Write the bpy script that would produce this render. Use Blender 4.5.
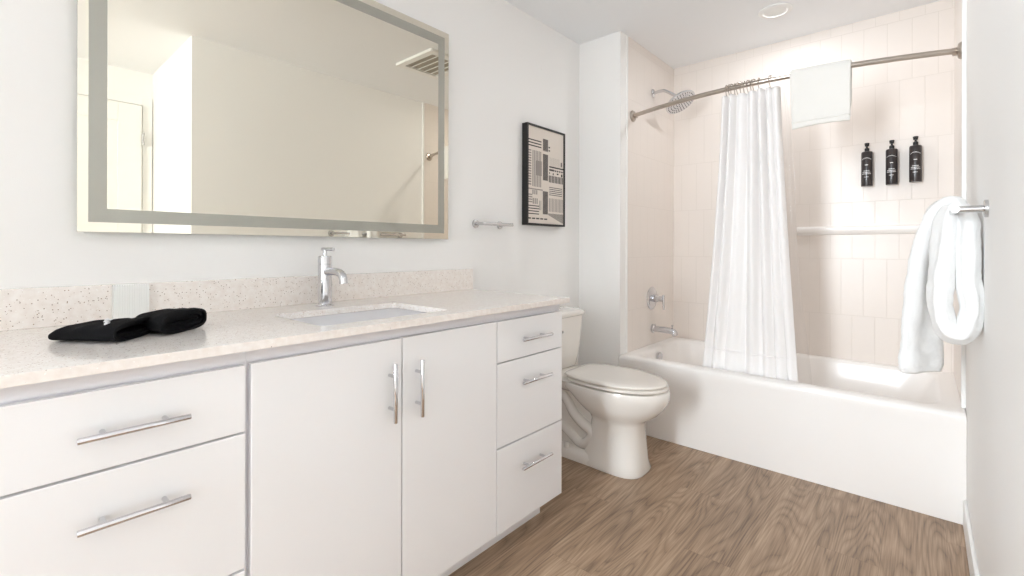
import bpy, bmesh, math, random
from mathutils import Vector, Matrix
from math import sin, cos, pi, radians
random.seed(7)
for o in list(bpy.data.objects): bpy.data.objects.remove(o, do_unlink=True)
SC = bpy.context.scene
COL = SC.collection

# ------------------------------------------------------------------ camera
cd = bpy.data.cameras.new('camera'); cam = bpy.data.objects.new('camera', cd); COL.objects.link(cam)
cd.sensor_fit = 'HORIZONTAL'; cd.sensor_width = 36; cd.lens = 467.65 / 1024 * 36
cd.shift_x = -0.96 / 1024; cd.shift_y = -(288 - 247.9) / 1024
cd.clip_start = 0.02; cd.clip_end = 60
cam.matrix_world = (Matrix.Translation((0, 0, 1.104)) @ Matrix.Rotation(radians(41.3228), 4, 'Z')
                    @ Matrix.Rotation(pi / 2, 4, 'X') @ Matrix.Rotation(radians(0.14), 4, 'Z'))
SC.camera = cam

# ------------------------------------------------------------------ world, lights, exposure
W = bpy.data.worlds.new('world'); SC.world = W; W.use_nodes = True
W.node_tree.nodes['Background'].inputs[0].default_value = (0.93, 0.97, 1.0, 1)
W.node_tree.nodes['Background'].inputs[1].default_value = 0.5
def area(name, loc, rot, sx, sy, power, color=(1, 1, 1), shape='RECTANGLE', spread=180):
    l = bpy.data.lights.new(name, 'AREA'); l.shape = shape; l.size = sx; l.size_y = sy
    l.energy = power; l.color = color; l.spread = radians(spread)
    o = bpy.data.objects.new(name, l); COL.objects.link(o); o.location = loc; o.rotation_euler = rot
    return o
# daylight lamps for the unseen room behind the camera; only the right is inferred
area('window_daylight', (-1.15, -2.62, 1.5), (radians(90), 0, 0), 0.95, 1.6, 64, (0.87, 0.94, 1.0))  # added fill at the made-up left opening, grading light across the alcove
area('window_beam', (-1.15, -2.60, 1.5), (radians(90), 0, 0), 0.95, 1.6, 43, (0.87, 0.94, 1.0), spread=100)  # added narrow-spread fill that spares the near walls
area('window_daylight', (0.70, -2.62, 1.5), (radians(90), 0, 0), 0.6, 1.6, 7, (0.87, 0.94, 1.0))
SC.view_settings.view_transform = 'Standard'; SC.view_settings.look = 'None'
SC.view_settings.gamma = 1; SC.view_settings.use_curve_mapping = False
SC.view_settings.exposure = 0.12
try:
    SC.cycles.max_bounces = 14; SC.cycles.diffuse_bounces = 9; SC.cycles.glossy_bounces = 6
    SC.cycles.transparent_max_bounces = 12; SC.cycles.transmission_bounces = 8
    SC.cycles.caustics_reflective = False; SC.cycles.caustics_refractive = False
except Exception: pass

# ------------------------------------------------------------------ materials
def lin(c):
    r = []
    for v in c:
        v /= 255.0
        r.append(v / 12.92 if v <= 0.04045 else ((v + 0.055) / 1.055) ** 2.4)
    return (*r, 1)
def mat(name, rgb, rough=0.5, metal=0.0, spec=0.5, coat=0.0, noise=0.0, nscale=20, bump=0.0, bscale=200, trans=0.0, sheen=0.0):
    m = bpy.data.materials.new(name); m.use_nodes = True
    nt = m.node_tree; b = nt.nodes['Principled BSDF']
    b.inputs['Base Color'].default_value = lin(rgb); b.inputs['Roughness'].default_value = rough
    b.inputs['Metallic'].default_value = metal; b.inputs['Specular IOR Level'].default_value = spec
    b.inputs['Coat Weight'].default_value = coat; b.inputs['Coat Roughness'].default_value = 0.05
    b.inputs['Sheen Weight'].default_value = sheen
    if trans: b.inputs['Transmission Weight'].default_value = trans
    tc = nt.nodes.new('ShaderNodeTexCoord')
    if noise:
        n = nt.nodes.new('ShaderNodeTexNoise'); n.inputs['Scale'].default_value = nscale
        nt.links.new(tc.outputs['Object'], n.inputs['Vector'])
        mx = nt.nodes.new('ShaderNodeMixRGB'); mx.blend_type = 'MULTIPLY'; mx.inputs[0].default_value = noise
        mx.inputs[1].default_value = lin(rgb); nt.links.new(n.outputs['Fac'], mx.inputs[2])
        # keep the mean close to the base colour
        mr = nt.nodes.new('ShaderNodeMapRange'); mr.inputs[3].default_value = 0.8; mr.inputs[4].default_value = 1.2
        nt.links.new(n.outputs['Fac'], mr.inputs[0]); nt.links.new(mr.outputs[0], mx.inputs[2])
        nt.links.new(mx.outputs[0], b.inputs['Base Color'])
    if bump:
        n = nt.nodes.new('ShaderNodeTexNoise'); n.inputs['Scale'].default_value = bscale; n.inputs['Detail'].default_value = 3
        nt.links.new(tc.outputs['Object'], n.inputs['Vector'])
        bp = nt.nodes.new('ShaderNodeBump'); bp.inputs['Strength'].default_value = bump; bp.inputs['Distance'].default_value = 0.002
        nt.links.new(n.outputs['Fac'], bp.inputs['Height']); nt.links.new(bp.outputs[0], b.inputs['Normal'])
    return m
M = {}
M['wall'] = mat('wall_paint', (241, 240, 238), 0.55, bump=0.08, bscale=350)
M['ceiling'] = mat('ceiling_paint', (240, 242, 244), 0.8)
M['trim'] = mat('trim_paint', (240, 240, 238), 0.35)
M['door'] = mat('door_paint', (240, 239, 236), 0.4)
M['cabinet'] = mat('cabinet_gloss_white', (240, 240, 241), 0.22, coat=0.3)
M['cabinet_side'] = mat('cabinet_matt_grey', (226, 226, 230), 0.4)
M['chrome'] = mat('polished_chrome', (215, 215, 218), 0.08, 1.0)
M['steel'] = mat('satin_steel', (205, 204, 204), 0.25, 1.0)
M['nickel'] = mat('brushed_nickel', (190, 180, 170), 0.28, 1.0)
M['porcelain'] = mat('white_porcelain', (236, 232, 226), 0.12, coat=0.4)
M['basin'] = mat('sink_porcelain', (228, 214, 198), 0.3)
M['seat'] = mat('toilet_seat_plastic', (234, 229, 222), 0.2, coat=0.3)
M['acrylic'] = mat('tub_acrylic', (245, 242, 239), 0.36, coat=0.15)
M['black_cloth'] = mat('black_towelling', (14, 14, 17), 0.9, bump=1.0, bscale=900, spec=0.2)
M['white_towel'] = mat('white_towelling', (243, 243, 242), 0.95, bump=1.0, bscale=700, sheen=0.2, spec=0.2)
M['cream_towel'] = mat('cream_towelling', (238, 236, 231), 0.95, bump=0.7, bscale=800, sheen=0.2, spec=0.2)
M['curtain'] = mat('curtain_cotton', (245, 243, 242), 0.85, bump=0.25, bscale=500, spec=0.2)
M['black_frame'] = mat('black_frame_wood', (22, 22, 22), 0.4)
M['paper'] = mat('art_paper', (222, 213, 203), 0.6)
M['ink'] = mat('art_ink', (58, 54, 52), 0.7)
M['ink_grey'] = mat('art_ink_grey', (150, 143, 137), 0.7)
M['bottle'] = mat('dark_bottle_plastic', (44, 38, 38), 0.3, coat=0.3)
M['pump'] = mat('black_pump_plastic', (18, 18, 18), 0.3)
M['white_print'] = mat('white_print', (235, 235, 235), 0.5)
M['dark'] = mat('dark_gap', (40, 38, 36), 0.8)
M['plastic'] = mat('white_plastic', (238, 238, 236), 0.35)
M['alu'] = mat('mirror_backing_aluminium', (190, 190, 186), 0.4, 0.6)
M['mirror'] = mat('mirror_glass', (232, 226, 212), 0.0, 1.0)
M['frost'] = mat('mirror_frosted_band', (172, 171, 162), 0.4, 0.6)
M['edge'] = mat('mirror_glass_edge', (196, 204, 190), 0.15)
M['window_frame'] = mat('window_frame_paint', (240, 240, 240), 0.4)

def quartz():
    m = bpy.data.materials.new('speckled_quartz'); m.use_nodes = True; nt = m.node_tree; b = nt.nodes['Principled BSDF']
    tc = nt.nodes.new('ShaderNodeTexCoord')
    col = None
    base = nt.nodes.new('ShaderNodeTexNoise'); base.inputs['Scale'].default_value = 60; base.inputs['Detail'].default_value = 4
    nt.links.new(tc.outputs['Object'], base.inputs['Vector'])
    rp = nt.nodes.new('ShaderNodeValToRGB'); rp.color_ramp.elements[0].position = 0.3; rp.color_ramp.elements[1].position = 0.7
    rp.color_ramp.elements[0].color = lin((234, 226, 219)); rp.color_ramp.elements[1].color = lin((243, 238, 233))
    nt.links.new(base.outputs['Fac'], rp.inputs[0]); col = rp.outputs[0]
    for sc_, thr, c, rnd in ((150, 0.20, (150, 128, 112), 0.80), (95, 0.17, (120, 100, 88), 0.86), (210, 0.25, (180, 150, 128), 0.72), (170, 0.3, (248, 246, 242), 0.6)):
        v = nt.nodes.new('ShaderNodeTexVoronoi'); v.inputs['Scale'].default_value = sc_
        nt.links.new(tc.outputs['Object'], v.inputs['Vector'])
        a = nt.nodes.new('ShaderNodeMath'); a.operation = 'LESS_THAN'; a.inputs[1].default_value = thr
        nt.links.new(v.outputs['Distance'], a.inputs[0])
        sp = nt.nodes.new('ShaderNodeSeparateColor'); nt.links.new(v.outputs['Color'], sp.inputs[0])
        g = nt.nodes.new('ShaderNodeMath'); g.operation = 'GREATER_THAN'; g.inputs[1].default_value = rnd
        nt.links.new(sp.outputs[0], g.inputs[0])
        mu = nt.nodes.new('ShaderNodeMath'); mu.operation = 'MULTIPLY'
        nt.links.new(a.outputs[0], mu.inputs[0]); nt.links.new(g.outputs[0], mu.inputs[1])
        mx = nt.nodes.new('ShaderNodeMixRGB'); mx.inputs[2].default_value = lin(c)
        nt.links.new(mu.outputs[0], mx.inputs[0]); nt.links.new(col, mx.inputs[1]); col = mx.outputs[0]
    nt.links.new(col, b.inputs['Base Color']); b.inputs['Roughness'].default_value = 0.12
    return m
M['quartz'] = quartz()

def tile(name, axis):
    """moulded upright tiles 0.1075 x 0.335 m in half bond; only shallow grooves"""
    m = bpy.data.materials.new(name); m.use_nodes = True; nt = m.node_tree; b = nt.nodes['Principled BSDF']
    tc = nt.nodes.new('ShaderNodeTexCoord'); s = nt.nodes.new('ShaderNodeSeparateXYZ'); c = nt.nodes.new('ShaderNodeCombineXYZ')
    nt.links.new(tc.outputs['Object'], s.inputs[0])
    ad = nt.nodes.new('ShaderNodeMath'); ad.inputs[1].default_value = 20 * 0.1075 + 0.0515 if axis == 0 else 2.03
    az = nt.nodes.new('ShaderNodeMath'); az.inputs[1].default_value = 0.295
    nt.links.new(s.outputs[axis], ad.inputs[0]); nt.links.new(s.outputs[2], az.inputs[0])
    nt.links.new(ad.outputs[0], c.inputs[0]); nt.links.new(az.outputs[0], c.inputs[1])
    br = nt.nodes.new('ShaderNodeTexBrick'); nt.links.new(c.outputs[0], br.inputs['Vector'])
    br.inputs['Scale'].default_value = 1; br.inputs['Brick Width'].default_value = 0.1075; br.inputs['Row Height'].default_value = 0.335
    br.inputs['Mortar Size'].default_value = 0.0016; br.inputs['Mortar Smooth'].default_value = 0.5; br.offset = 0.5
    br.inputs['Color1'].default_value = br.inputs['Color2'].default_value = lin((233, 225, 218)); br.inputs['Mortar'].default_value = lin((224, 216, 208))
    nt.links.new(br.outputs['Color'], b.inputs['Base Color']); b.inputs['Roughness'].default_value = 0.31; b.inputs['Specular IOR Level'].default_value = 0.4
    inv = nt.nodes.new('ShaderNodeMath'); inv.operation = 'SUBTRACT'; inv.inputs[0].default_value = 1; nt.links.new(br.outputs['Fac'], inv.inputs[1])
    n = nt.nodes.new('ShaderNodeTexNoise'); n.inputs['Scale'].default_value = 6; nt.links.new(tc.outputs['Object'], n.inputs['Vector'])
    mn = nt.nodes.new('ShaderNodeMath'); mn.operation = 'MULTIPLY_ADD'; mn.inputs[1].default_value = 0.25
    nt.links.new(n.outputs['Fac'], mn.inputs[0]); nt.links.new(inv.outputs[0], mn.inputs[2])
    bp = nt.nodes.new('ShaderNodeBump'); bp.inputs['Strength'].default_value = 0.5; bp.inputs['Distance'].default_value = 0.0015
    nt.links.new(mn.outputs[0], bp.inputs['Height']); nt.links.new(bp.outputs[0], b.inputs['Normal'])
    return m
M['tile_x'] = tile('shower_tile_back', 0); M['tile_y'] = tile('shower_tile_side', 1)

def wood():
    m = bpy.data.materials.new('oak_vinyl_planks'); m.use_nodes = True; nt = m.node_tree; b = nt.nodes['Principled BSDF']; N = nt.nodes.new; Lk = nt.links.new
    tc = N('ShaderNodeTexCoord'); s = N('ShaderNodeSeparateXYZ'); Lk(tc.outputs['Object'], s.inputs[0])
    def mth(op, a, b_=None, c_=None):
        n = N('ShaderNodeMath'); n.operation = op
        for i, v in enumerate((a, b_, c_)):
            if v is None: continue
            if isinstance(v, (int, float)): n.inputs[i].default_value = v
            else: Lk(v, n.inputs[i])
        return n.outputs[0]
    PW, PL = 0.182, 1.22
    row = mth('FLOOR', mth('DIVIDE', mth('ADD', s.outputs[0], 5.03), PW))
    yo = mth('ADD', s.outputs[1], mth('MULTIPLY', row, 0.437))
    pl = mth('FLOOR', mth('DIVIDE', yo, PL))
    idv = N('ShaderNodeCombineXYZ'); Lk(row, idv.inputs[0]); Lk(pl, idv.inputs[1])
    wn = N('ShaderNodeTexWhiteNoise'); wn.noise_dimensions = '3D'; Lk(idv.outputs[0], wn.inputs['Vector'])
    sw = N('ShaderNodeSeparateColor'); Lk(wn.outputs['Color'], sw.inputs[0])
    fx = mth('FRACT', mth('DIVIDE', mth('ADD', s.outputs[0], 5.03), PW))
    # growth rings: a stretched noise field cut into contour bands, so that cathedrals and knots close on themselves
    v = N('ShaderNodeCombineXYZ'); Lk(mth('MULTIPLY', s.outputs[0], 7.0), v.inputs[0]); Lk(mth('MULTIPLY', s.outputs[1], 0.85), v.inputs[1])
    Lk(mth('MULTIPLY', sw.outputs[0], 37.0), v.inputs[2])
    n1 = N('ShaderNodeTexNoise'); n1.inputs['Scale'].default_value = 1.0; n1.inputs['Detail'].default_value = 1.0; n1.inputs['Roughness'].default_value = 0.4; Lk(v.outputs[0], n1.inputs['Vector'])
    band = mth('FRACT', mth('MULTIPLY', n1.outputs['Fac'], 27.0))
    tri = mth('ABSOLUTE', mth('SUBTRACT', band, 0.5))            # 0..0.5
    # fine pores
    v2 = N('ShaderNodeCombineXYZ'); Lk(mth('MULTIPLY', s.outputs[0], 210.0), v2.inputs[0]); Lk(mth('MULTIPLY', s.outputs[1], 6.0), v2.inputs[1]); Lk(mth('MULTIPLY', sw.outputs[1], 50.0), v2.inputs[2])
    n2 = N('ShaderNodeTexNoise'); n2.inputs['Scale'].default_value = 1.0; n2.inputs['Detail'].default_value = 3; Lk(v2.outputs[0], n2.inputs['Vector'])
    # broad tone
    v3 = N('ShaderNodeCombineXYZ'); Lk(mth('MULTIPLY', s.outputs[0], 18.0), v3.inputs[0]); Lk(mth('MULTIPLY', s.outputs[1], 2.2), v3.inputs[1]); Lk(mth('MULTIPLY', sw.outputs[2], 20.0), v3.inputs[2])
    n3 = N('ShaderNodeTexNoise'); n3.inputs['Scale'].default_value = 1.0; n3.inputs['Detail'].default_value = 2; Lk(v3.outputs[0], n3.inputs['Vector'])
    t = mth('ADD', mth('MULTIPLY', mth('POWER', mth('MULTIPLY', tri, 2.0), 0.45), 0.26), mth('MULTIPLY', n2.outputs['Fac'], 0.72))
    t = mth('ADD', t, mth('MULTIPLY', n3.outputs['Fac'], 0.55))
    t = mth('ADD', t, mth('MULTIPLY', mth('SUBTRACT', sw.outputs[1], 0.5), 0.10))
    t = mth('SUBTRACT', t, 0.33)
    rp = N('ShaderNodeValToRGB'); e = rp.color_ramp.elements
    e[0].position = 0.18; e[0].color = lin((110, 89, 71)); e[1].position = 0.85; e[1].color = lin((194, 168, 141))
    k = e.new(0.5); k.color = lin((158, 132, 108))
    Lk(t, rp.inputs[0])
    # seams
    sx = mth('MINIMUM', fx, mth('SUBTRACT', 1.0, fx))
    fy = mth('FRACT', mth('DIVIDE', yo, PL)); sy = mth('MINIMUM', fy, mth('SUBTRACT', 1.0, fy))
    seam = mth('MAXIMUM', mth('LESS_THAN', sx, 0.005), mth('LESS_THAN', sy, 0.0009))
    mx = N('ShaderNodeMixRGB'); mx.inputs[2].default_value = lin((98, 76, 60)); Lk(mth('MULTIPLY', seam, 0.3), mx.inputs[0]); Lk(rp.outputs[0], mx.inputs[1])
    Lk(mx.outputs[0], b.inputs['Base Color'])
    b.inputs['Roughness'].default_value = 0.42
    bp = N('ShaderNodeBump'); bp.inputs['Strength'].default_value = 0.15; bp.inputs['Distance'].default_value = 0.001; Lk(n2.outputs['Fac'], bp.inputs['Height']); Lk(bp.outputs[0], b.inputs['Normal'])
    return m
M['wood'] = wood()

def clear_plastic():
    m = bpy.data.materials.new('clear_plastic_liner'); m.use_nodes = True; nt = m.node_tree
    for n in list(nt.nodes):
        if n.type != 'OUTPUT_MATERIAL': nt.nodes.remove(n)
    out = nt.nodes[0]; t = nt.nodes.new('ShaderNodeBsdfTransparent'); t.inputs[0].default_value = (0.98, 0.98, 0.98, 1)
    g = nt.nodes.new('ShaderNodeBsdfGlossy'); g.inputs['Roughness'].default_value = 0.12; g.inputs['Color'].default_value = (.9, .9, .9, 1)
    d = nt.nodes.new('ShaderNodeBsdfTranslucent'); d.inputs[0].default_value = (0.9, 0.9, 0.9, 1)
    a = nt.nodes.new('ShaderNodeMixShader'); a.inputs[0].default_value = 0.10; nt.links.new(t.outputs[0], a.inputs[1]); nt.links.new(d.outputs[0], a.inputs[2])
    b = nt.nodes.new('ShaderNodeMixShader'); b.inputs[0].default_value = 0.07; nt.links.new(a.outputs[0], b.inputs[1]); nt.links.new(g.outputs[0], b.inputs[2])
    nt.links.new(b.outputs[0], out.inputs[0]); return m
M['liner'] = clear_plastic()
M['lens'] = mat('lens_plastic', (235, 235, 233), .4); M['lens'].node_tree.nodes['Principled BSDF'].inputs['Emission Color'].default_value = (1, .98, .95, 1)
M['lens'].node_tree.nodes['Principled BSDF'].inputs['Emission Strength'].default_value = 0
M['vent_grey'] = mat('vent_inside_grey', (178, 172, 160), .8)

# ------------------------------------------------------------------ mesh helpers
def obj(name, bm, m, parent=None, smooth=False, bevel=0, seg=2, angle=35):
    me = bpy.data.meshes.new(name)
    bmesh.ops.recalc_face_normals(bm, faces=bm.faces)
    bm.to_mesh(me); bm.free()
    for x in (m if isinstance(m, (list, tuple)) else [m]): me.materials.append(M[x])
    o = bpy.data.objects.new(name, me); COL.objects.link(o)
    if smooth:
        me.polygons.foreach_set('use_smooth', [True] * len(me.polygons))
        if angle < 180:
            md = o.modifiers.new('e', 'EDGE_SPLIT'); md.split_angle = radians(angle)
    if bevel:
        b = o.modifiers.new('b', 'BEVEL'); b.width = bevel; b.segments = seg; b.limit_method = 'ANGLE'; b.angle_limit = radians(40)
        if smooth: o.modifiers.move(1, 0)
    if parent is not None: o.parent = parent
    return o
def box(bm, x0, x1, y0, y1, z0, z1, mi=0):
    v = [bm.verts.new(p) for p in ((x0,y0,z0),(x1,y0,z0),(x1,y1,z0),(x0,y1,z0),(x0,y0,z1),(x1,y0,z1),(x1,y1,z1),(x0,y1,z1))]
    for f in ((0,3,2,1),(4,5,6,7),(0,1,5,4),(1,2,6,5),(2,3,7,6),(3,0,4,7)):
        fc = bm.faces.new([v[i] for i in f]); fc.material_index = mi
    return bm
def B(*a, **k): return box(bmesh.new(), *a, **k)
def loft(bm, loops, cap0=True, cap1=True, closed=True, mi=0):
    V = [[bm.verts.new(p) for p in l] for l in loops]
    n = len(V[0])
    for a, b in zip(V, V[1:]):
        for i in range(n if closed else n - 1):
            j = (i + 1) % n
            f = bm.faces.new((a[i], a[j], b[j], b[i])); f.material_index = mi
    if cap0: bm.faces.new(V[0]).material_index = mi
    if cap1: bm.faces.new(V[-1][::-1]).material_index = mi
    return bm
def lathe(bm, prof, axis=(0,0,1), at=(0,0,0), n=28):
    """prof: list of (r, h) along axis from at"""
    ax = Vector(axis).normalized(); u = ax.orthogonal().normalized(); w = ax.cross(u); at = Vector(at)
    loops = [[at + ax * h + (u * cos(2*pi*k/n) + w * sin(2*pi*k/n)) * max(r, 1e-5) for k in range(n)] for r, h in prof]
    return loft(bm, loops)
def tube(bm, pts, r, n=12, sx=1.0):
    pts = [Vector(p) for p in pts]; R = r if isinstance(r, (list, tuple)) else [r] * len(pts)
    loops = []; t0 = (pts[1] - pts[0]).normalized(); u = t0.orthogonal().normalized()
    for i, p in enumerate(pts):
        t = (pts[min(i+1, len(pts)-1)] - pts[max(i-1, 0)]).normalized()
        u = (u - t * u.dot(t)).normalized(); w = t.cross(u)
        loops.append([p + (u * cos(2*pi*k/n) + w * sin(2*pi*k/n) * sx) * R[i] for k in range(n)])
    return loft(bm, loops)
def smoothpath(pts, n=8):
    """Catmull-Rom through pts"""
    P = [Vector(p) for p in pts]; P = [P[0]*2 - P[1]] + P + [P[-1]*2 - P[-2]]; out = []
    for i in range(1, len(P) - 2):
        for k in range(n):
            t = k / n; a, b, c, d = P[i-1], P[i], P[i+1], P[i+2]
            out.append(0.5 * ((2*b) + (c-a)*t + (2*a-5*b+4*c-d)*t*t + (3*b-a-3*c+d)*t**3))
    out.append(P[-2]); return out
def rrect(x0, x1, y0, y1, r, n=6, z=0.0):
    p = []
    for cx, cy, a in ((x1-r, y1-r, 0), (x0+r, y1-r, 90), (x0+r, y0+r, 180), (x1-r, y0+r, 270)):
        for k in range(n + 1):
            t = radians(a + 90 * k / n); p.append(Vector((cx + r*cos(t), cy + r*sin(t), z)))
    return p
def ring(bm, outer, inner, z0, z1, mi=0):
    """flat ring between two loops of equal count, extruded z0..z1"""
    n = len(outer)
    O0 = [bm.verts.new((p.x, p.y, z0)) for p in outer]; O1 = [bm.verts.new((p.x, p.y, z1)) for p in outer]
    I0 = [bm.verts.new((p.x, p.y, z0)) for p in inner]; I1 = [bm.verts.new((p.x, p.y, z1)) for p in inner]
    for i in range(n):
        j = (i + 1) % n
        for f in ((O1[i], O1[j], I1[j], I1[i]), (O0[j], O0[i], I0[i], I0[j]), (O0[i], O0[j], O1[j], O1[i]), (I0[j], I0[i], I1[i], I1[j])):
            bm.faces.new(f).material_index = mi
    return bm
def empty(name, loc, label, cat, group=None, rz=0):
    o = bpy.data.objects.new(name, None); COL.objects.link(o); o.location = loc; o.rotation_euler.z = rz; o.empty_display_size = 0.05
    tag(o, label, cat, group); return o
def tag(o, label, cat, group=None):
    o['label'] = label; o['category'] = cat
    if group: o['group'] = group
    return o
def shift(bm, t): bmesh.ops.translate(bm, verts=bm.verts, vec=t); return bm
def part(name, bm, m, root, **k):
    """mesh given in world coordinates, parented to a root placed at its base"""
    t = Vector((0, 0, 0)); r = root
    while r is not None: t += r.location; r = r.parent
    shift(bm, -t); return obj(name, bm, m, root, **k)
def struct(name, bm, m, parent=None, **k):
    o = obj(name, bm, m, parent, **k)
    if parent is None: o['kind'] = 'structure'
    return o
def copy_tree(o, parent=None):
    c = o.copy(); COL.objects.link(c)
    if parent is not None: c.parent = parent
    for ch in list(o.children): copy_tree(ch, c)
    return c

# ------------------------------------------------------------------ room shell
XW, YT, YB, XR, ZC = -1.70, 2.59, 3.404, 0.13, 2.4386
XA, XB = -1.402, 0.119                     # tiled faces of the tub alcove
struct('floor', B(XW, 1.2, -2.7, YT + 0.05, -0.06, 0), 'wood')
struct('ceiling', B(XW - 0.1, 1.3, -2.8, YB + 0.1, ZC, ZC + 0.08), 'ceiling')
struct('wall_left', B(XW - 0.1, XW, -2.8, YT, -0.06, ZC), 'wall')
struct('wall_alcove_front', B(XW - 0.1, XA - 0.008, YT, YB + 0.1, -0.06, ZC), 'wall')
struct('wall_alcove_left', B(XA - 0.008, XA, YT + 0.09, YB + 0.008, 0.447, ZC), 'tile_y')
struct('wall_alcove_back', B(XA, XR, YB, YB + 0.1, 0, ZC), 'tile_x')
struct('wall_alcove_right', B(XB, XR, YT + 0.10, YB + 0.008, 0.447, ZC), 'tile_y')
struct('wall_right', B(XR, 1.25, 0.875, YB + 0.1, -0.06, ZC), 'wall')
struct('wall_entry', B(1.15, 1.25, -2.7, 0.875, -0.06, ZC), 'wall')
# wall behind the camera; left opening made up for alcove light, right one inferred
WZ0, WZ1 = 0.67, 2.33
BLOCKER = -1.10
bm = bmesh.new()
for x0, x1, z0, z1 in ((XW, 1.15, 0, WZ0), (XW, 1.15, WZ1, ZC), (XW, -1.65, WZ0, WZ1), (-.65, .38, WZ0, WZ1), (1.02, 1.15, WZ0, WZ1)):
    box(bm, x0, x1, -2.7, -2.6, z0, z1)
struct('wall_back', bm, 'wall')
for i, (a, b) in enumerate(((-1.65, -.65), (.38, 1.02))):
    bm = bmesh.new()
    for x0, x1, z0, z1 in ((a, a+.03, WZ0, WZ1), (b-.03, b, WZ0, WZ1), (a+.03, b-.03, WZ0, WZ0+.03), (a+.03, b-.03, WZ1-.03, WZ1)):
        box(bm, x0, x1, -2.67, -2.63, z0, z1)
    struct('window_%d' % (i + 1), bm, 'window_frame')
struct('wall_closet', B(XW, BLOCKER, -1.2, -1.1, 0, ZC), 'wall')  # unseen stub added to keep direct light off the near left wall
# skirting
struct('baseboard_right', B(XR - 0.012, XR, 0.86, YT - 0.001, 0, 0.105), 'trim', bevel=0.004)
struct('baseboard_left', B(XW, XW + 0.012, 1.6, YT, 0, 0.105), 'trim', bevel=0.004)
struct('baseboard_alcove', B(XW + 0.012, XA - 0.01, YT - 0.012, YT, 0, 0.105), 'trim', bevel=0.004)
# white flanges at the front edges of the tub surround
struct('trim_1', B(XA - 0.009, XA + 0.003, YT + 0.075, YT + 0.095, 0.447, ZC), 'trim', bevel=0.0015)
struct('wall_return', B(XA - 0.008, XA, YT, YT + 0.075, 0.447, ZC), 'wall')
struct('trim_2', B(XB - 0.003, XR, YT + 0.085, YT + 0.105, 0.447, ZC), 'trim', bevel=0.002)
# entry door in the far right wall, seen in the mirror
d = struct('door_1', B(1.105, 1.149, 0.03, 0.80, 0.01, 2.17), 'door', bevel=0.002)
bm = bmesh.new()
for a, b_, c, e in ((0.03, 0.16, 0.01, 2.17), (0.66, 0.80, 0.01, 2.17), (0.16, 0.66, 2.03, 2.17), (0.16, 0.66, 0.95, 1.08), (0.16, 0.66, 0.01, 0.2)):
    box(bm, 1.097, 1.106, a, b_, c, e)
obj('door_stiles', bm, 'door', d, bevel=0.002)
for z in (0.3, 1.92):
    obj('hinge', lathe(bmesh.new(), [(0, -.045), (.007, -.045), (.007, .045), (0, .045)], at=(1.09, 0.808, z), n=12), 'steel', d, smooth=True)
bm = bmesh.new(); box(bm, 1.125, 1.149, 0.81, 0.87, 0, 2.24); box(bm, 1.125, 1.149, -0.04, 0.02, 0, 2.24); box(bm, 1.125, 1.149, 0.02, 0.81, 2.18, 2.24)
struct('trim_3', bm, 'trim', bevel=0.002)

# ------------------------------------------------------------------ lamps on the ceiling
t = empty('recessed_light', (-0.63, 2.94, ZC), 'round white recessed ceiling light above the bathtub', 'light')
part('trim_ring', lathe(bmesh.new(), [(.055, 0), (.085, 0), (.085, -.004), (.075, -.009), (.06, -.009), (.055, -.004), (.055, 0)], at=(-0.63, 2.94, ZC), n=40), 'plastic', t, smooth=True)
part('lens', lathe(bmesh.new(), [(0, -.001), (.0545, -.001), (.0545, -.004), (0, -.006)], at=(-0.63, 2.94, ZC), n=40), 'lens', t, smooth=True)
rl = area('recessed_lamp', (-0.63, 2.94, ZC - .008), (0, 0, 0), .1, .1, 4.5, (.95, .97, 1), 'DISK')  # added fill for the alcove; the fitting itself looks unlit

# exhaust vent, seen in the mirror
t = empty('exhaust_vent', (-0.66, 2.17, ZC), 'square white slatted exhaust vent on the ceiling, seen in the mirror', 'vent')
bm = bmesh.new()
ring(bm, rrect(-.87, -.46, 1.98, 2.36, .01), rrect(-.82, -.51, 2.03, 2.31, .005), ZC - .018, ZC)
part('vent_frame', bm, 'plastic', t, bevel=.003)
part('vent_backing', B(-.82, -.51, 2.03, 2.31, ZC - .003, ZC - .0005), 'vent_grey', t)
for k in range(4):
    y = 2.075 + k * .058
    bm = bmesh.new(); loft(bm, [[(x, y, ZC-.016), (x, y+.008, ZC-.006), (x, y+.010, ZC-.008), (x, y+.002, ZC-.018)] for x in (-.82, -.51)])
    part('slat', bm, 'plastic', t)

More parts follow.
